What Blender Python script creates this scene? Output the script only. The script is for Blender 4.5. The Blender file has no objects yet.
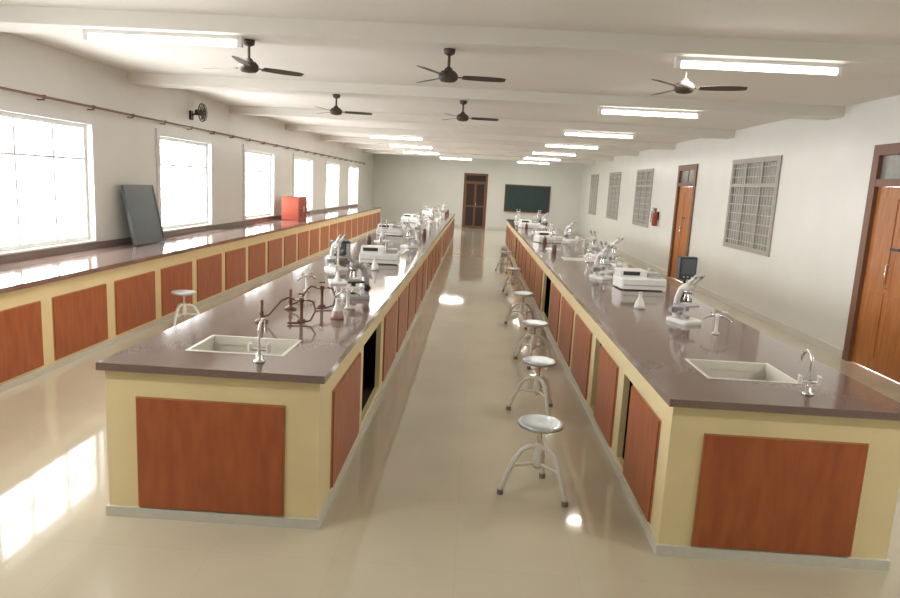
import bpy, math, random
import numpy as np
from mathutils import Vector, Matrix
random.seed(4)
scene=bpy.context.scene
try:
    scene.view_settings.view_transform='Standard'
    scene.view_settings.look='None'
    scene.view_settings.exposure=0.0
except Exception: pass

# ---------------------------------------------------------------- materials
def mat(name,col,rough=.5,metal=0,spec=.5,noise=0,nscale=20,emis=None,coat=0,stretch=None,col2=None,bump=0):
    m=bpy.data.materials.new(name); m.use_nodes=True
    nt=m.node_tree; b=nt.nodes['Principled BSDF']
    b.inputs['Base Color'].default_value=(*col,1); b.inputs['Roughness'].default_value=rough
    b.inputs['Metallic'].default_value=metal; b.inputs['Specular IOR Level'].default_value=spec
    b.inputs['Coat Weight'].default_value=coat
    if coat: b.inputs['Coat Roughness'].default_value=.08
    if emis: 
        b.inputs['Emission Color'].default_value=(*emis[0],1); b.inputs['Emission Strength'].default_value=emis[1]
    if noise or col2:
        tc=nt.nodes.new('ShaderNodeTexCoord'); mp=nt.nodes.new('ShaderNodeMapping')
        nt.links.new(tc.outputs['Object'],mp.inputs['Vector'])
        if stretch: mp.inputs['Scale'].default_value=stretch
        n=nt.nodes.new('ShaderNodeTexNoise'); n.inputs['Scale'].default_value=nscale; n.inputs['Detail'].default_value=6
        nt.links.new(mp.outputs['Vector'],n.inputs['Vector'])
        r=nt.nodes.new('ShaderNodeValToRGB'); r.color_ramp.elements[0].position=.35; r.color_ramp.elements[1].position=.65
        c2=col2 if col2 else tuple(max(0,c*(1-noise)) for c in col)
        r.color_ramp.elements[0].color=(*c2,1); r.color_ramp.elements[1].color=(*col,1)
        nt.links.new(n.outputs['Fac'],r.inputs['Fac']); nt.links.new(r.outputs['Color'],b.inputs['Base Color'])
        if bump:
            bp=nt.nodes.new('ShaderNodeBump'); bp.inputs['Strength'].default_value=bump; bp.inputs['Distance'].default_value=.01
            nt.links.new(n.outputs['Fac'],bp.inputs['Height']); nt.links.new(bp.outputs['Normal'],b.inputs['Normal'])
    return m

M={}
M['wall']=mat('wall_paint',(.75,.75,.71),.3,noise=.04,nscale=1.5)
M['ceil']=mat('ceiling_paint',(.80,.775,.71),.7,noise=.03,nscale=1.2)
M['cream']=mat('cream_laminate',(.84,.71,.41),.35,noise=.06,nscale=3)
M['wood']=mat('teak_laminate',(.42,.115,.036),.36,col2=(.33,.083,.026),nscale=6,stretch=(3,3,.6))
M['woodedge']=mat('panel_edge',(.50,.25,.11),.45,noise=.1)
M['dark']=mat('knee_space_dark',(.04,.02,.014),.7,noise=.2)  # recess shade put into the lining colour; also the dark far-door panels
M['granite']=mat('polished_granite',(.205,.140,.118),.09,col2=(.185,.125,.107),nscale=60)
M['granite'].node_tree.nodes['Principled BSDF'].inputs['Specular IOR Level'].default_value=.8
M['plinth']=mat('plinth_tile',(.66,.65,.58),.3,noise=.06)
M['sink']=mat('sink_ceramic',(.72,.69,.62),.25,noise=.05,nscale=5)
M['chrome']=mat('chrome',(.75,.75,.75),.18,metal=1,noise=.05)
M['white']=mat('white_enamel',(.80,.80,.77),.3,noise=.03)
M['steel']=mat('seat_steel',(.58,.62,.66),.28,metal=.6,noise=.05)
M['black']=mat('black_plastic',(.03,.03,.033),.4,noise=.2)
M['grey']=mat('grey_metal',(.42,.42,.42),.4,noise=.06)
M['rubber']=mat('rubber',(.25,.23,.21),.8,noise=.2)
M['fan']=mat('fan_brown',(.08,.06,.048),.6,noise=.1)
M['tube']=mat('tube_glow',(1,1,1),.4,emis=((1,.99,.95),10))
M['door']=mat('door_teak',(.47,.175,.04),.4,col2=(.37,.125,.028),nscale=5,stretch=(4,4,.5))
M['frame']=mat('door_frame',(.20,.09,.05),.45,noise=.15,stretch=(4,4,.5))
M['alu']=mat('aluminium_frame',(.72,.73,.72),.35,noise=.03)
M['grille']=mat('grille_paint',(.80,.81,.80),.4,noise=.05)
M['wgrille']=mat('window_grille_grey',(.56,.55,.52),.4,noise=.05)
M['wingrey']=mat('window_frosted_pane',(.37,.35,.31),.25,noise=.15,nscale=3)
M['winframe']=mat('window_frame_brown',(.38,.34,.29),.45,noise=.1)
M['green']=mat('greenboard_green',(.018,.045,.043),.5,noise=.15,nscale=3)
M['red']=mat('red_paint',(.32,.045,.016),.5,noise=.08)
M['slate']=mat('slate_board',(.085,.105,.115),.3,noise=.15,nscale=5)
M['pink']=mat('pink_liquid',(.50,.30,.30),.2,noise=.1)
M['brown']=mat('burner_brown',(.16,.07,.05),.4,noise=.15)
M['cable']=mat('curtain_rod_brown',(.20,.12,.09),.5,noise=.1)
M['trans']=mat('transom_glass',(.30,.30,.28),.15,noise=.1)
# floor
m=bpy.data.materials.new('vitrified_tile'); m.use_nodes=True; nt=m.node_tree; b=nt.nodes['Principled BSDF']
tc=nt.nodes.new('ShaderNodeTexCoord'); br=nt.nodes.new('ShaderNodeTexBrick'); br.offset=0
br.inputs['Scale'].default_value=1; br.inputs['Brick Width'].default_value=.6; br.inputs['Row Height'].default_value=.6
br.inputs['Mortar Size'].default_value=.002
br.inputs['Color1'].default_value=(.60,.54,.41,1); br.inputs['Color2'].default_value=(.59,.53,.40,1); br.inputs['Mortar'].default_value=(.55,.495,.37,1)
nt.links.new(tc.outputs['Object'],br.inputs['Vector'])
n=nt.nodes.new('ShaderNodeTexNoise'); n.inputs['Scale'].default_value=1.7; n.inputs['Detail'].default_value=8; nt.links.new(tc.outputs['Object'],n.inputs['Vector'])
mx=nt.nodes.new('ShaderNodeMix'); mx.data_type='RGBA'; mx.blend_type='MULTIPLY'; mx.inputs[0].default_value=.2
nt.links.new(br.outputs['Color'],mx.inputs[6]); nt.links.new(n.outputs['Fac'],mx.inputs[7]); nt.links.new(mx.outputs[2],b.inputs['Base Color'])
b.inputs['Roughness'].default_value=.055; b.inputs['Specular IOR Level'].default_value=.6
M['floor']=m

# ---------------------------------------------------------------- mesh builder
class MB:
    def __init__(s): s.v=[];s.f=[];s.m=[];s.sm=[];s.mats=[]
    def mi(s,k):
        if k not in s.mats: s.mats.append(k)
        return s.mats.index(k)
    def add(s,vs,fs,k,smooth=False):
        o=len(s.v); s.v+= [tuple(v) for v in vs]
        for f in fs: s.f.append([i+o for i in f]); s.m.append(s.mi(k)); s.sm.append(smooth)
    def box(s,x0,x1,y0,y1,z0,z1,k,M4=None):
        vs=[Vector((x,y,z)) for x in (x0,x1) for y in (y0,y1) for z in (z0,z1)]
        if M4 is not None: vs=[M4@v for v in vs]
        s.add(vs,[(0,1,3,2),(4,6,7,5),(0,4,5,1),(2,3,7,6),(0,2,6,4),(1,5,7,3)],k)
    def bbox(s,x0,x1,y0,y1,z0,z1,k,r=.01,M4=None):
        def ring(z,i):
            X0,X1,Y0,Y1=x0+i,x1-i,y0+i,y1-i
            return [Vector(p) for p in [(X0+r,Y0,z),(X1-r,Y0,z),(X1,Y0+r,z),(X1,Y1-r,z),(X1-r,Y1,z),(X0+r,Y1,z),(X0,Y1-r,z),(X0,Y0+r,z)]]
        rs=[ring(z0,0),ring(z1-r,0),ring(z1,r*.7)]
        vs=[v for q in rs for v in q]
        if M4 is not None: vs=[M4@v for v in vs]
        fs=[tuple(range(7,-1,-1)),tuple(range(16,24))]
        for j in range(2):
            for i in range(8): fs.append((j*8+i,j*8+(i+1)%8,(j+1)*8+(i+1)%8,(j+1)*8+i))
        s.add(vs,fs,k)
    def sweep(s,pts,rad,k,seg=10,caps=True,smooth=True):
        pts=[Vector(p) for p in pts]; n=len(pts)
        if not hasattr(rad,'__len__'): rad=[rad]*n
        vs=[]; up=None
        for i,p in enumerate(pts):
            t=(pts[min(i+1,n-1)]-pts[max(i-1,0)]).normalized()
            if up is None:
                up=Vector((0,0,1)) if abs(t.z)<.9 else Vector((1,0,0))
            a=(up-t*up.dot(t)).normalized(); bb=t.cross(a); up=a
            for j in range(seg):
                th=2*math.pi*j/seg; vs.append(p+(a*math.cos(th)+bb*math.sin(th))*rad[i])
        fs=[]
        for i in range(n-1):
            for j in range(seg): fs.append((i*seg+j,i*seg+(j+1)%seg,(i+1)*seg+(j+1)%seg,(i+1)*seg+j))
        s.add(vs,fs,k,smooth)
        if caps:
            s.add(vs[:seg],[tuple(range(seg-1,-1,-1))],k); s.add(vs[-seg:],[tuple(range(seg))],k)
    def cyl(s,p0,p1,r,k,seg=16,r1=None): s.sweep([p0,p1],[r,r if r1 is None else r1],k,seg)
    def lathe(s,prof,c,k,seg=24,smooth=True):
        vs=[];c=Vector(c)
        for (r,z) in prof:
            for j in range(seg):
                th=2*math.pi*j/seg; vs.append(c+Vector((r*math.cos(th),r*math.sin(th),z)))
        fs=[]
        for i in range(len(prof)-1):
            for j in range(seg): fs.append((i*seg+j,i*seg+(j+1)%seg,(i+1)*seg+(j+1)%seg,(i+1)*seg+j))
        s.add(vs,fs,k,smooth)
    def torus(s,c,R,r,k,axis='z',seg=32,rs=8):
        vs=[];fs=[];c=Vector(c)
        for i in range(seg):
            a=2*math.pi*i/seg
            for j in range(rs):
                b_=2*math.pi*j/rs
                q=((R+r*math.cos(b_))*math.cos(a),(R+r*math.cos(b_))*math.sin(a),r*math.sin(b_))
                if axis=='x': q=(q[2],q[0],q[1])
                if axis=='y': q=(q[0],q[2],q[1])
                vs.append(c+Vector(q))
        for i in range(seg):
            for j in range(rs): fs.append((i*rs+j,((i+1)%seg)*rs+j,((i+1)%seg)*rs+(j+1)%rs,i*rs+(j+1)%rs))
        s.add(vs,fs,k,True)
    def mesh(s,name):
        me=bpy.data.meshes.new(name); me.from_pydata(s.v,[],s.f)
        for k in s.mats: me.materials.append(M[k])
        for p,mi,sm in zip(me.polygons,s.m,s.sm): p.material_index=mi; p.use_smooth=sm
        me.update(); return me
    def obj(s,name,loc=(0,0,0),rz=0):
        return inst(s.mesh(name),name,loc,rz)
def inst(me,name,loc=(0,0,0),rz=0,sc=1):
    o=bpy.data.objects.new(name,me); scene.collection.objects.link(o); o.location=loc; o.rotation_euler=(0,0,rz); o.scale=(sc,sc,sc); return o

# ---------------------------------------------------------------- room
XL,XR,Y0,Y1,H=-4.65,4.6,-1.8,30.3,3.08
T=.25
b_=MB(); b_.box(XL-T,XR+T,Y0-T,Y1+T,-.15,0,'floor'); b_.obj('floor')
b_=MB(); b_.box(XL-T,XR+T,Y0-T,Y1+T,H,H+.15,'ceil'); b_.obj('ceiling')
def wall_x(name,xa,xb,ops,mk='wall'):
    w=MB(); y=Y0
    for (a,c,z0,z1) in sorted(ops):
        w.box(xa,xb,y,a,0,H,mk)
        if z0>0: w.box(xa,xb,a,c,0,z0,mk)
        w.box(xa,xb,a,c,z1,H,mk); y=c
    w.box(xa,xb,y,Y1,0,H,mk); w.obj(name)
WL=[(2.5+3.65*k,4.4+3.65*k,.95,2.33) for k in range(0,7)]
wall_x('wall_left',XL-T,XL,WL)
DR=[(6.85,8.12),(14.45,15.75)]
WR=[(10.55,12.5),(18.0,19.8),(22.0,23.8),(26.0,27.6)]
wall_x('wall_right',XR,XR+T,[(a,c,0,2.55) for a,c in DR]+[(a,c,1.0,2.55) for a,c in WR])
w=MB(); w.box(XL-T,XR+T,Y0-T,Y0,0,H,'wall'); w.obj('wall_front')
w=MB(); w.box(XL-T,-.58,Y1,Y1+T,0,H,'wall'); w.box(.48,XR+T,Y1,Y1+T,0,H,'wall'); w.box(-.58,.48,Y1,Y1+T,2.42,H,'wall'); w.obj('wall_back')
for i,y in enumerate([1.9,5.55,8.95,12.6,16.25,19.9,23.55,27.2]):  # ceiling beams across the room
    w=MB(); w.box(XL,XR,y,y+.42,2.95,H,'ceil'); w.obj('ceiling_beam_%d'%(i+1))
w=MB(); y=Y0
for a,c in DR: w.box(XR-.012,XR,y,a-.05,0,.1,'plinth'); y=c+.05
w.box(XR-.012,XR,y,Y1,0,.1,'plinth'); w.obj('baseboard_right')
w=MB(); w.box(XL,-.66,Y1-.012,Y1,0,.1,'plinth'); w.box(.56,XR,Y1-.012,Y1,0,.1,'plinth'); w.obj('baseboard_back')

def frame_x(w,x0,x1,a,c,z0,z1,t,k,bottom=True):
    w.box(x0,x1,a,a+t,z0,z1,k); w.box(x0,x1,c-t,c,z0,z1,k)
    w.box(x0,x1,a+t,c-t,z1-t,z1,k)
    if bottom: w.box(x0,x1,a+t,c-t,z0,z0+t,k)
for i,(a,c,z0,z1) in enumerate(WL):
    w=MB(); x0,x1=XL-.13,XL-.06; t=.05
    frame_x(w,x0,x1,a,c,z0,z1,t,'alu')
    for fr in (1/3,2/3):
        yy=a+(c-a)*fr; w.box(x0+.002,x1-.002,yy-.015,yy+.015,z0+t,z1-t,'alu')
    w.box(x0+.004,x1-.004,a+t,c-t,z1-.42,z1-.395,'alu')
    n_=13
    for j in range(1,n_): 
        yy=a+(c-a)*j/n_; w.cyl((x0-.04,yy,z0),(x0-.04,yy,z1),.0055,'grille',6)
    for j in range(1,9):
        zz=z0+(z1-z0)*j/9; w.cyl((x0-.04,a,zz),(x0-.04,c,zz),.005,'grille',6)
    w.box(XL-.06,XL+.03,a-.03,c+.03,z0-.02,z0-.001,'plinth')
    for q in ((a-.1,a,z0,z1+.1),(c,c+.1,z0,z1+.1),(a,c,z1,z1+.1)): w.box(XL,XL+.02,q[0],q[1],q[2],q[3],'alu')
    w.obj('window_%d'%(i+1))
for i,(a,c) in enumerate(WR):
    w=MB(); z0,z1=1.0,2.55; x0,x1=XR-.02,XR+.06; t=.08
    frame_x(w,x0,x1,a,c,z0,z1,t,'winframe')
    w.box(x0+.05,x1+.01,a+t,c-t,z0+t,z1-t,'wingrey')
    for fr in (1/3,2/3):
        yy=a+(c-a)*fr; w.box(x0+.002,x1-.002,yy-.03,yy+.03,z0+t,z1-t,'winframe')
    w.box(x0+.004,x1-.004,a+t,c-t,z1-.48,z1-.42,'winframe')
    for j in range(1,18):
        yy=a+(c-a)*j/18; w.cyl((x0+.01,yy,z0+.01),(x0+.01,yy,z1-.01),.008,'wgrille',6)
    for j in range(1,10):
        zz=z0+(z1-z0)*j/10; w.cyl((x0+.01,a+.01,zz),(x0+.01,c-.01,zz),.007,'wgrille',6)
    w.obj('window_%d'%(i+8))
for i,(a,c) in enumerate(DR):
    w=MB(); x0,x1=XR-.03,XR+.1; t=.12
    frame_x(w,x0,x1,a,c,0,2.55,t,'frame',False); w.box(x0+.002,x1,a+t,c-t,2.08,2.16,'frame')
    w.box(x0+.05,x0+.07,a+t,c-t,2.16,2.43,'trans'); w.box(x0+.04,x1-.03,(a+c)/2-.02,(a+c)/2+.02,2.16,2.43,'frame')
    mid=(a+c)/2
    for (p,q) in ((a+t+.004,mid-.004),(mid+.004,c-t-.004)):
        w.box(x0+.045,x0+.085,p,q,.01,2.075,'door')
        for (za,zb) in ((.15,.9),(1.0,1.95)):
            w.box(x0+.037,x0+.046,p+.09,q-.09,za,zb,'door'); 
    w.sweep([(x0+.045,mid+.06,.95),(x0,mid+.06,.96),(x0,mid+.06,1.22),(x0+.045,mid+.06,1.23)],.01,'chrome',8)
    w.box(x0+.025,x0+.04,mid-.08,mid+.09,1.38,1.41,'black')
    w.obj('door_%d'%(i+1))
w=MB(); a,c=-.58,.48; y0=Y1-.03
w.box(a,a+.09,y0,y0+.13,0,2.42,'frame'); w.box(c-.09,c,y0,y0+.13,0,2.42,'frame'); w.box(a+.09,c-.09,y0,y0+.13,2.33,2.42,'frame'); w.box(a+.09,c-.09,y0+.002,y0+.09,2.0,2.07,'frame')
w.box(a+.09,c-.09,y0+.06,y0+.08,2.07,2.33,'dark')
for p,q in ((a+.095,-.055),(-.045,c-.095)):
    w.box(p,q,y0+.05,y0+.09,.01,1.995,'frame')
    w.box(p+.04,q-.04,y0+.04,y0+.05,.10,.94,'dark'); w.box(p+.04,q-.04,y0+.04,y0+.05,1.0,1.95,'dark')
w.box(a+.09,c-.09,y0+.095,y0+.12,0,2.33,'dark')
w.cyl((0,y0+.02,.95),(0,y0+.02,1.15),.01,'chrome'); w.obj('door_3')
w=MB(); w.box(1.3,3.25,Y1-.03,Y1-.001,.85,1.98,'green')
for q in ((1.26,1.3,.81,2.02),(3.25,3.29,.81,2.02),(1.3,3.25,.81,.85),(1.3,3.25,1.98,2.02)): w.box(q[0],q[1],Y1-.045,Y1-.001,q[2],q[3],'frame')
w.box(1.3,3.25,Y1-.1,Y1-.045,.8,.815,'woodedge'); w.obj('greenboard')

# ---------------------------------------------------------------- benches
def panel(w,axis,face,sgn,u0,u1,z0,z1,k='wood'):
    for (dd,uu0,uu1,zz0,zz1,kk) in ((.005,u0-.008,u1+.008,z0-.006,z1+.008,'woodedge'),(.014,u0,u1,z0,z1,k)):
        f0,f1=sorted((face-sgn*.001,face+sgn*dd))
        if axis=='x': w.box(f0,f1,uu0,uu1,zz0,zz1,kk)
        else: w.box(uu0,uu1,f0,f1,zz0,zz1,kk)
def side(w,bx0,bx1,by0,by1,zb,zt,sx,opn,first,mod,e=.06):
    face,sg=(bx0,-1) if sx==0 else (bx1,1)
    xc,xd=(bx0,bx0+.04) if sx==0 else (bx1-.04,bx1)
    ya,yb=by0+e,by1-e
    w.box(xc,xd,ya,yb,.67,zt,'cream'); w.box(xc,xd,ya,yb,zb,zb+.03,'cream')
    y=ya; i=0; pil=first
    while y<yb-.25:
        pe=y+pil; w.box(xc,xd,y,min(pe,yb),zb+.03,.67,'cream')
        ne=min(pe+mod-.16,yb)
        if yb-ne<.25: ne=yb
        if opn.get(i)=='half':
            w.box(xc,xd,pe,pe+.66,zb+.03,.67,'cream'); panel(w,'x',face,sg,pe+.015,pe+.65,.085,.66)
        elif i not in opn:
            w.box(xc,xd,pe,ne,zb+.03,.67,'cream'); panel(w,'x',face,sg,pe+.015,ne-.015,.085,.66)
        y=ne; i+=1; pil=.16
    return
def bench(name,x0,x1,y0,y1,sinks,left_open,right_open,fl,fr):
    w=MB(); HT=.85; th=.04; oh=.03
    bx0,bx1,by0,by1=x0+oh,x1-oh,y0+oh,y1-oh
    zb=.055; zt=HT-th
    mx_=(bx0+bx1)/2
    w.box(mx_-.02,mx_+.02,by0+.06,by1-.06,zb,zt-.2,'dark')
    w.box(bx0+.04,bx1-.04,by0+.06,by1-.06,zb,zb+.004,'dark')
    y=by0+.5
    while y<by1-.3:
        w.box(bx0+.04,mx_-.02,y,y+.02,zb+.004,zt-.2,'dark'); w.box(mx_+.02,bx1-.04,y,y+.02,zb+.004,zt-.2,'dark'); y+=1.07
    w.box(bx0-.012,bx1+.012,by0-.015,by1+.015,0,zb,'plinth')
    for (ya,yb) in ((by0,by0+.06),(by1-.06,by1)): w.box(bx0,bx1,ya,yb,zb,zt,'cream')
    wd=bx1-bx0
    panel(w,'y',by0,-1,bx0+wd*.15,bx0+wd*.835,.065,.665)
    panel(w,'y',by1,1,bx0+wd*.165,bx0+wd*.835,.075,.66)
    side(w,bx0,bx1,by0,by1,zb,zt,0,left_open,fl,1.07)
    side(w,bx0,bx1,by0,by1,zb,zt,1,right_open,fr,1.07)
    y=y0; t0,t1=HT-th,HT
    for (sa,sb,sc,sd) in sinks:
        w.box(x0,x1,y,sc,t0,t1,'granite'); w.box(x0,sa,sc,sd,t0,t1,'granite'); w.box(sb,x1,sc,sd,t0,t1,'granite'); y=sd
        zf=HT-.13; q=.02
        w.box(sa-q,sb+q,sc-q,sd+q,zf-.02,zf,'sink')
        w.box(sa-q,sa,sc-q,sd+q,zf,t0,'sink'); w.box(sb,sb+q,sc-q,sd+q,zf,t0,'sink'); w.box(sa,sb,sc-q,sc,zf,t0,'sink'); w.box(sa,sb,sd,sd+q,zf,t0,'sink')
        for a_ in ((sa-.010,sa+.010,sc-.010,sd+.010),(sb-.010,sb+.010,sc-.010,sd+.010),(sa+.010,sb-.010,sc-.010,sc+.010),(sa+.010,sb-.010,sd-.010,sd+.010)): w.box(*a_,t0-.01,t1+.002,'sink')
        w.lathe([(.0,.002),(.03,.003),(.035,0)],((sa+sb)/2,(sc+sd)/2,zf),'chrome')
    w.box(x0,x1,y,y1,t0,t1,'granite')
    return w.obj(name)
sl=[(-1.57,-1.03,3.60,3.98)]+[(-1.6,-1.0,y,y+.42) for y in (9.4,15.2,21.0)]
sr=[(1.36,1.86,3.68,4.10)]+[(1.35,1.95,y,y+.42) for y in (9.8,15.4)]
bench('lab_bench',-1.90,-.715,3.257,24.3,sl,{2:'open',8:'open'},{1:'open',6:'half',11:'open'},.17,.24)
bench('lab_bench',1.02,2.25,3.238,22.0,sr,{0:'half',1:'half',5:'open',12:'open'},{3:'open'},.10,.17)
def counter():
    w=MB(); x0,x1,ya,yb=-4.645,-3.72,-1.75,26.5
    HT=.85; fx=x1-.03
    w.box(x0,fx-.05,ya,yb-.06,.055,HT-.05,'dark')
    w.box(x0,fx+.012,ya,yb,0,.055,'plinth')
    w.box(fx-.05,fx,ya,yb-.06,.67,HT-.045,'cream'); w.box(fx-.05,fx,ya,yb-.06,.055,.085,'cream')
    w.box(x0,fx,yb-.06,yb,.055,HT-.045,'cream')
    y=-1.5-.15-.08; 
    while y<yb-.5:
        e=min(y+1.05,yb-.06)
        w.box(fx-.05,fx,y,e,.085,.67,'cream')
        panel(w,'x',fx,1,y+.165,e-.015,.085,.655)
        y+=1.05
    w.box(x0,x1,ya,yb,HT-.045,HT,'granite')
    w.box(x0,x0+.02,ya,yb,HT,HT+.075,'granite')
    return w.obj('wall_counter')
counter()

# ---------------------------------------------------------------- taps
def tap_mesh():
    w=MB()
    w.lathe([(0,.0),(.03,0),(.03,.012),(.016,.02),(.016,.05),(0,.05)],(0,0,0),'chrome',16)
    pts=[(0,0,.03),(0,0,.17)]
    for i in range(0,13):
        a=math.pi*i/12; pts.append((.055-.055*math.cos(a),0,.17+.055*math.sin(a)))
    pts.append((.11,0,.14))
    w.sweep(pts,.008,'chrome',10)
    w.cyl((0,-.05,.07),(0,.05,.07),.008,'chrome',8)
    for s_ in (-.05,.05):
        w.cyl((0,s_,.06),(0,s_,.10),.012,'white',10); w.cyl((-.02,s_,.10),(.02,s_,.10),.006,'white',8)
    return w.mesh('swan_neck_tap')
tm=tap_mesh()
for (x,y,r) in [(-1.11,3.44,math.pi/2),(1.80,3.46,math.pi/2),(-1.3,9.25,1.57),(-1.3,15.05,1.57),(-1.3,20.85,1.57),(1.65,9.65,1.57),(1.65,15.25,1.57)]:
    inst(tm,'swan_neck_tap',(x,y,.851),r)

# ---------------------------------------------------------------- stools
def stool_mesh():
    w=MB()
    w.lathe([(0,.425),(.115,.425),(.135,.43),(.14,.443),(.135,.455),(.11,.458),(.0,.452)],(0,0,0),'steel',32)
    w.cyl((0,0,.15),(0,0,.43),.014,'chrome',12)
    w.lathe([(0,.17),(.03,.17),(.032,.2),(.028,.31),(.02,.32),(0,.32)],(0,0,0),'white',16)
    w.lathe([(0,.39),(.05,.41),(.08,.426)],(0,0,0),'white',16)
    for k in range(3):
        a=k*math.pi*2/3; c,s_=math.cos(a),math.sin(a)
        pr=[(.02,.295),(.06,.30),(.11,.275),(.15,.22),(.185,.14),(.215,.06),(.228,.02)]
        w.sweep([(r*c,r*s_,z) for r,z in pr],.0145,'white',10)
        w.sweep([(.02*c,.02*s_,.19),(.09*c,.09*s_,.185),(.17*c,.17*s_,.18)],.009,'white',8)
        w.cyl((.228*c,.228*s_,0),(.228*c,.228*s_,.03),.020,'rubber',12)
    return w.mesh('lab_stool')
stm=stool_mesh()
for (x,y,r) in [(.47,3.90,-.8),(.60,5.4,.9),(.70,7.0,.3),(.72,9.0,.7),(.72,11.8,.1),(.74,14.9,.6),(-3.35,7.6,.4)]:
    inst(stm,'lab_stool',(x,y,0),r)

# ---------------------------------------------------------------- lab equipment
def microscope_mesh(body,acc):
    w=MB()
    w.bbox(-.09,.09,-.12,.11,0,.035,body,.012)
    arm=[(0,.085,.03),(0,.095,.10),(0,.09,.18),(0,.06,.255),(0,.02,.29)]
    w.sweep(arm,[.03,.026,.024,.026,.028],body,12)
    w.bbox(-.07,.07,-.085,.06,.135,.15,acc,.004)
    w.cyl((0,-.02,.035),(0,-.02,.06),.028,acc,16); w.cyl((0,-.02,.095),(0,-.02,.135),.02,acc,16)
    w.cyl((-.065,.09,.09),(.065,.09,.09),.02,acc,16); w.cyl((-.05,.09,.09),(.05,.09,.09),.028,acc,16)
    w.lathe([(0,.225),(.028,.232),(.034,.25),(.034,.262),(0,.27)],(0,-.02,0),'chrome',16)
    for a in (0,2.1,4.2): w.cyl((.016*math.cos(a),-.02+.016*math.sin(a),.235),(.026*math.cos(a),-.02+.026*math.sin(a),.18),.009,'chrome',10)
    w.lathe([(0,.262),(.04,.262),(.042,.30),(.03,.318),(0,.32)],(0,-.015,0),body,16)
    for s_ in (-1,1):
        w.sweep([(s_*.012,-.02,.30),(s_*.028,-.06,.34),(s_*.03,-.10,.375)],[.02,.017,.015],body,12)
        w.cyl((s_*.03,-.10,.375),(s_*.03,-.125,.398),.017,acc,12)
    return w.mesh('microscope')
mw=microscope_mesh('white','grey'); mg=microscope_mesh('grey','black')
def spectro_mesh():
    w=MB()
    w.bbox(-.24,.24,-.17,.17,.012,.13,'white',.015)
    w.bbox(-.23,.06,-.06,.16,.13,.20,'white',.012)
    w.bbox(.08,.22,-.02,.14,.13,.175,'grey',.008)
    w.box(-.20,-.02,-.064,-.058,.145,.185,'black')
    for i in range(4):
        for j in range(2): w.box(.05+i*.04,.08+i*.04,-.14+j*.04,-.115+j*.04,.13,.136,'grey')
    w.box(-.22,.22,-.173,-.169,.05,.06,'grey')
    for x in (-.2,.2):
        for y in (-.13,.13): w.cyl((x,y,0),(x,y,.014),.014,'rubber',10)
    return w.mesh('spectrophotometer')
sp=spectro_mesh()
def monitor_mesh():
    w=MB()
    w.bbox(-.06,.06,-.06,.06,0,.02,'black',.005); w.cyl((0,.02,.02),(0,.02,.21),.014,'black')
    w.bbox(-.09,.09,-.03,.04,.2,.42,'black',.006); w.box(-.075,.075,-.034,-.028,.25,.40,'slate')
    for j in range(3): w.cyl((-.04+j*.04,-.036,.225),(-.04+j*.04,-.03,.225),.009,'grey',10)
    return w.mesh('digital_meter')
mo=monitor_mesh()
def stand_mesh():
    w=MB()
    w.bbox(-.08,.08,-.12,.12,0,.018,'white',.004)
    w.cyl((0,.09,.015),(0,.09,.36),.006,'chrome',10)
    w.cyl((0,.10,.30),(0,-.02,.30),.006,'chrome',8); w.cyl((0,.10,.22),(0,-.02,.22),.006,'chrome',8)
    w.cyl((-.02,.09,.30),(.02,.09,.30),.012,'grey',8); w.cyl((-.02,.09,.22),(.02,.09,.22),.012,'grey',8)
    w.cyl((0,-.03,.17),(0,-.03,.38),.008,'white',10); w.cyl((0,-.03,.11),(0,-.03,.17),.003,'white',8,.006)
    w.cyl((-.02,-.03,.17),(.02,-.03,.17),.005,'white',8)
    w.lathe([(0,0.019),(.04,.019),(.042,.025),(.014,.08),(.014,.105),(.017,.108)],(0,-.03,0),'white',20)
    return w.mesh('burette_stand')
bs=stand_mesh()
def burner_mesh():
    # twin-nozzle brass gas tap with bunsen burner and looping rubber hose
    w=MB()
    w.lathe([(0,0),(.045,0),(.045,.01),(.015,.02),(.011,.03),(.011,.05),(.016,.052),(.016,.07),(.010,.072),(.010,.15),(0.0,.15)],(0,0,0),'brown',16)
    w.lathe([(0,0),(.03,0),(.03,.01),(.012,.016),(.012,.13),(.018,.135),(.018,.16),(0,.165)],(.26,.06,0),'brown',16)
    w.sweep([(.30,.06,.15),(.26,.06,.15),(.21,.06,.15)],.008,'chrome',8)
    w.cyl((.26,.06,.16),(.26,.06,.19),.006,'chrome',8); w.cyl((.24,.06,.19),(.28,.06,.19),.006,'brown',8)
    w.sweep([(.01,0,.035),(.05,-.01,.05),(.09,-.02,.10),(.13,.0,.15),(.17,.04,.165),(.215,.06,.15)],.007,'brown',8)
    w.sweep([(.30,.06,.15),(.34,.05,.14),(.36,.03,.08),(.33,-.02,.02),(.26,-.06,.01),(.18,-.07,.01)],.007,'brown',8)
    return w.mesh('bunsen_burner')
tp=burner_mesh()
def flask_mesh(kk):
    w=MB()
    w.lathe([(0,0),(.045,0),(.05,.006),(.045,.03),(.035,.06)],(0,0,0),kk,20)
    w.lathe([(.035,.06),(.016,.10),(.015,.14),(.02,.146),(.013,.146),(.012,.10)],(0,0,0),'white',20)
    return w.mesh('conical_flask')
f1=flask_mesh('pink'); f2=flask_mesh('white')
def bottle_mesh(kk):
    w=MB()
    w.lathe([(0,0),(.035,0),(.038,.005),(.038,.10),(.03,.125),(.014,.135),(.014,.15)],(0,0,0),kk,20)
    w.lathe([(.0,.175),(.015,.175),(.018,.17),(.018,.148),(0,.148)],(0,0,0),'grey',16)
    return w.mesh('reagent_bottle')
bt1=bottle_mesh('brown'); bt2=bottle_mesh('white')
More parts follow.
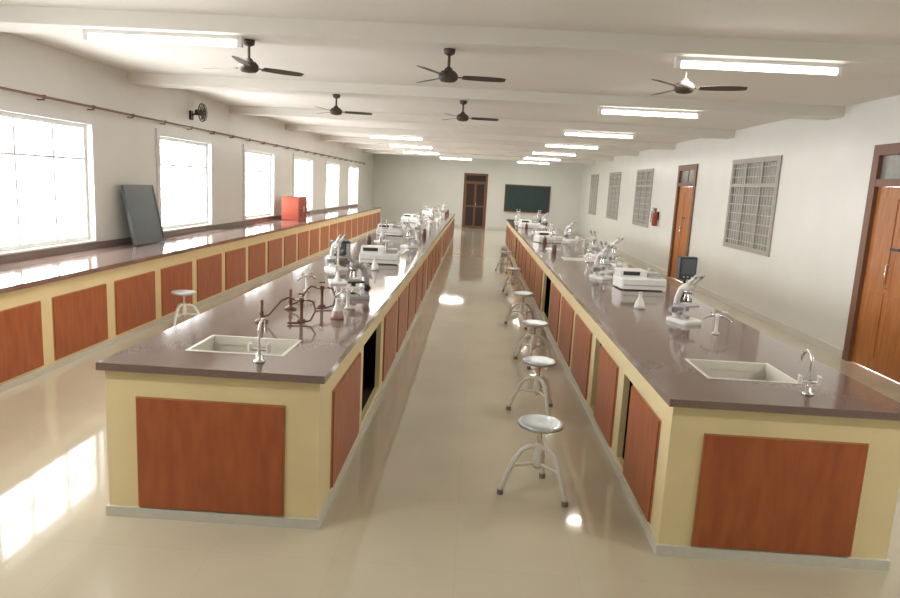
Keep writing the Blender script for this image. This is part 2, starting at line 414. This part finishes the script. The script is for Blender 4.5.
def gas_tap_mesh():
    w=MB()
    w.lathe([(0,0),(.028,0),(.028,.01),(.013,.016),(.013,.12),(.018,.125),(.018,.15),(0,.155)],(0,0,0),'white',16)
    for s_ in (-1,1):
        w.sweep([(0,0,.135),(s_*.04,0,.135),(s_*.075,0,.12),(s_*.10,0,.10)],[.009,.009,.007,.006],'chrome',10)
        w.cyl((s_*.045,0,.14),(s_*.045,0,.165),.006,'chrome',8); w.cyl((s_*.045-.018,0,.168),(s_*.045+.018,0,.168),.006,'white',8)
    return w.mesh('gas_tap')
gt=gas_tap_mesh()
def oven_mesh():
    w=MB(); w.bbox(-.11,.11,-.10,.10,.015,.24,'black',.01); w.box(-.09,.04,-.105,-.098,.05,.21,'slate'); w.box(.055,.10,-.104,-.098,.04,.21,'grey')
    w.cyl((.078,-.115,.17),(.078,-.10,.17),.012,'chrome'); w.cyl((.078,-.115,.12),(.078,-.10,.12),.012,'chrome')
    for x in (-.09,.09):
        for y in (-.08,.08): w.cyl((x,y,0),(x,y,.016),.011,'rubber')
    return w.mesh('centrifuge_box')
ov=oven_mesh()
Z=.851
E=[
(tp,'bunsen_burner',-1.42,4.45,.15),(tp,'bunsen_burner',-1.36,4.95,.5),(f1,'conical_flask',-.95,4.7,0),(gt,'gas_tap',-.95,5.1,.5),
(mg,'microscope',-.98,5.6,-1.2),(gt,'gas_tap',-1.45,5.8,.9),(bs,'burette_stand',-1.3,6.4,.3),(gt,'gas_tap',-1.1,6.8,.9),
(f2,'conical_flask',-1.0,6.2,0),
(sp,'spectrophotometer',-1.15,8.2,.1),(ov,'centrifuge_box',-1.66,8.3,.4),(mw,'microscope',-1.5,7.3,.8),(f2,'conical_flask',-1.1,7.5,0),
(mw,'microscope',1.72,5.35,.5),(gt,'gas_tap',1.84,4.95,-.4),(f2,'conical_flask',1.50,5.9,0),
(sp,'spectrophotometer',1.80,7.2,.1),(mo,'digital_meter',2.1,6.6,.2),(mw,'microscope',1.52,7.9,.6),(mw,'microscope',1.66,8.45,-.5),(gt,'gas_tap',1.9,8.9,.2),
(f2,'conical_flask',2.08,7.9,0),(mw,'microscope',1.95,9.4,.7)]
for base,(xa,xb),(ys,ye) in ((0,(-1.65,-.95),(10.4,24)),(1,(1.3,2.0),(10.7,21.6))):
    y=ys; i=0
    skips=[(14.7,15.9),(20.5,21.7)] if base==0 else [(14.9,16.1)]
    while y<ye:
        if not any(a<y<c for a,c in skips):
            kind=[(mw,'microscope'),(bs,'burette_stand'),(gt,'gas_tap'),(sp,'spectrophotometer'),(mw,'microscope'),(gt,'gas_tap')][i%6]
            E.append((kind[0],kind[1],xa+.25*random.random() if i%2 else xb-.2*random.random(),y,random.uniform(-.8,.8)))
            k2=random.choice([(f2,'conical_flask'),(bt1,'reagent_bottle'),(bt2,'reagent_bottle')])
            E.append((k2[0],k2[1],xb if i%2 else xa,y+.1,0))
        y+=.76; i+=1
for me,nm,x,y,r in E: inst(me,nm,(x,y,Z),r)

# ---------------------------------------------------------------- wall counter items
w=MB(); w.bbox(-.2,.2,-.36,.36,0,.52,'red',.01)
w.box(.2,.212,-.35,-.01,.03,.49,'red'); w.box(.2,.212,.01,.35,.03,.49,'red'); w.cyl((.225,-.04,.2),(.225,-.04,.32),.008,'chrome'); w.cyl((.225,.04,.2),(.225,.04,.32),.008,'chrome')
for z in (.1,.16,.22): w.box(.212,.218,-.3,-.1,z,z+.02,'dark'); w.box(.212,.218,.1,.3,z,z+.02,'dark')
w.box(-.205,.205,-.365,.365,.52,.54,'red'); w.obj('red_storage_cabinet',(-4.25,15.7,.851))
w=MB(); R4=Matrix.Rotation(-.2,4,'Y')
w.box(0,.03,-.37,.37,0,.78,'slate',R4)
for q in ((-.4,-.37,0,.78),(.37,.4,0,.78),(-.37,.37,0,.03),(-.37,.37,.75,.78)): w.box(-.006,.038,q[0],q[1],q[2],q[3],'slate',R4)
w.obj('slate_writing_board',(-4.40,8.92,.858))
w=MB(); w.cyl((XL+.08,-1.5,2.53),(XL+.08,27.5,2.53),.014,'cable',8)
y=-1.2
while y<27.5:
    w.sweep([(XL,y,2.50),(XL+.08,y,2.50),(XL+.08,y,2.535)],.008,'cable',6); w.lathe([(0,0),(.02,0),(.02,.04),(0,.04)],(XL+.08,y,2.51),'cable',8); y+=.92
w.obj('curtain_rod')
w=MB(); w.box(0,.03,-.05,.05,-.12,.02,'black'); w.cyl((.02,0,-.05),(.14,0,0),.014,'black'); w.cyl((.09,0,0),(.18,0,0),.045,'black')
for r in (.05,.09,.13): w.torus((.22,0,0),r,.005,'fan','x',24,6)
w.torus((.19,0,0),.14,.009,'fan','x',24,6)
for k in range(12):
    a=k*math.pi/6; w.cyl((.22,.0,0),(.20,.14*math.cos(a),.14*math.sin(a)),.004,'fan',5)
for k in range(3):
    a=k*2.094; c,s_=math.cos(a),math.sin(a); c2,s2=math.cos(a+1.1),math.sin(a+1.1)
    w.add([(.195,.03*c,.03*s_),(.19,.12*c,.12*s_),(.205,.12*c2,.12*s2),(.20,.03*c2,.03*s2)],[(0,1,2,3)],'fan')
w.obj('wall_fan',(XL,10.9,2.78))
w=MB(); w.lathe([(0,0),(.06,0),(.068,.01),(.068,.30),(.045,.35),(.02,.37),(.02,.40),(0,.40)],(0,0,0),'red',20)
w.box(-.05,.03,-.012,.012,.39,.42,'black'); w.box(-.09,.03,-.01,.01,.43,.445,'black'); w.sweep([(-.02,0,.40),(-.085,0,.36),(-.095,0,.2),(-.09,0,.08)],.01,'black',8)
w.torus((0,0,.2),.07,.008,'black'); w.box(.06,.09,-.03,.03,.15,.35,'black'); w.obj('fire_extinguisher',(XR-.09,17.1,1.1))

# ---------------------------------------------------------------- fans
def fan_mesh():
    w=MB()
    w.cyl((0,0,.0),(0,0,.2),.012,'fan',12)
    w.lathe([(0,.22),(.05,.20),(.045,.165),(.015,.15)],(0,0,0),'fan',20)
    w.lathe([(0.015,.06),(.03,.05),(.035,.035),(.06,.025),(.08,0),(.08,-.035),(.06,-.055),(0,-.065)],(0,0,0),'fan',28)
    for k in range(3):
        a=k*2.094; R=Matrix.Rotation(a,4,'Z')
        tw=Matrix.Rotation(-.2,4,'X')
        w.box(.07,.15,-.015,.015,-.022,-.016,'fan',R)
        vs=[];n=9
        for side_ in (0,1):
            for i in range(n):
                x=.12+.36*i/(n-1); hw=(.042+.01*math.sin(i/(n-1)*3.14)) * (1 if i<n-1 else .75)
                for yy in (-hw,hw): vs.append(R@(Vector((x,0,-.019))+tw@Vector((0,yy,.004*side_))))
        fs=[]
        for i in range(n-1):
            fs.append((2*i,2*i+1,2*i+3,2*i+2)); o=2*n; fs.append((o+2*i,o+2*i+2,o+2*i+3,o+2*i+1))
            fs.append((2*i,2*i+2,o+2*i+2,o+2*i)); fs.append((2*i+1,o+2*i+1,o+2*i+3,2*i+3))
        w.add(vs,fs,'fan')
    return w.mesh('ceiling_fan')
fm=fan_mesh()
for (x,y,r) in [(-1.97,5.8,2.75),(-.29,5.8,.1),(1.66,5.8,-.25),(-.24,9.15,.1),(-1.93,9.15,.2)]:
    inst(fm,'ceiling_fan',(x,y,2.745),r)

# ---------------------------------------------------------------- tube lights
def tube_mesh():
    w=MB(); L=.66
    w.box(-L,L,-.03,.03,.03,.06,'white')
    w.cyl((-L+.03,0,0),(L-.03,0,0),.022,'tube',12)
    for s_ in (-1,1): w.box(s_*(L-.02)-.02,s_*(L-.02)+.02,-.024,.024,-.024,.04,'white')
    return w.mesh('tube_light')
tu=tube_mesh()
def tube(x,y,z=2.89,p=30):
    t=inst(tu,'tube_light',(x,y,z))
    l=bpy.data.lights.new('tube_lamp','AREA'); l.shape='RECTANGLE'; l.size=1.15; l.size_y=.04; l.energy=p; l.color=(1,.965,.89)
    o=bpy.data.objects.new('tube_lamp',l); scene.collection.objects.link(o); o.parent=t; o.location=(0,0,-.03)
TY=[5.7,9.15,12.85,16.45,20.1,23.75,27.4]
for y in TY: tube(2.2,y)
tube(3.6,2.1,p=40); tube(-2.75,2.1,p=34); tube(-2.65,5.7)  # first two tubes are added out of view as fill light
for y in (16.45,20.1,23.75): tube(-2.0,y,p=38) 
tube(-.9,27.4)

# ---------------------------------------------------------------- daylight
wd=bpy.data.worlds.new('sky'); scene.world=wd; wd.use_nodes=True
bg=wd.node_tree.nodes['Background']; bg.inputs['Color'].default_value=(.97,.98,1,1); bg.inputs['Strength'].default_value=17
for (a,c,z0,z1) in WL:
    l=bpy.data.lights.new('window_portal','AREA'); l.shape='RECTANGLE'; l.size=z1-z0; l.size_y=c-a; l.cycles.is_portal=True
    o=bpy.data.objects.new('window_portal',l); scene.collection.objects.link(o); o.location=(XL-T-.02,(a+c)/2,(z0+z1)/2); o.rotation_euler=(0,-math.pi/2,0)

# ---------------------------------------------------------------- camera
f,yaw,pit,roll,h=.9559*700,-.0307,.1681,.0525,1.8389
cyw,syw=math.cos(yaw),math.sin(yaw)
F=Vector((syw*math.cos(pit),cyw*math.cos(pit),-math.sin(pit))); R=Vector((cyw,-syw,0)); U=R.cross(F)
R2=R*math.cos(roll)+U*math.sin(roll); U2=-R*math.sin(roll)+U*math.cos(roll)
cd=bpy.data.cameras.new('camera'); cd.sensor_width=36; cd.lens=f/900*36; cd.clip_start=.05; cd.clip_end=200
co=bpy.data.objects.new('camera',cd); scene.collection.objects.link(co)
mt=Matrix((R2,U2,-F)).transposed().to_4x4(); mt.translation=Vector((0,0,h)); co.matrix_world=mt
scene.camera=co
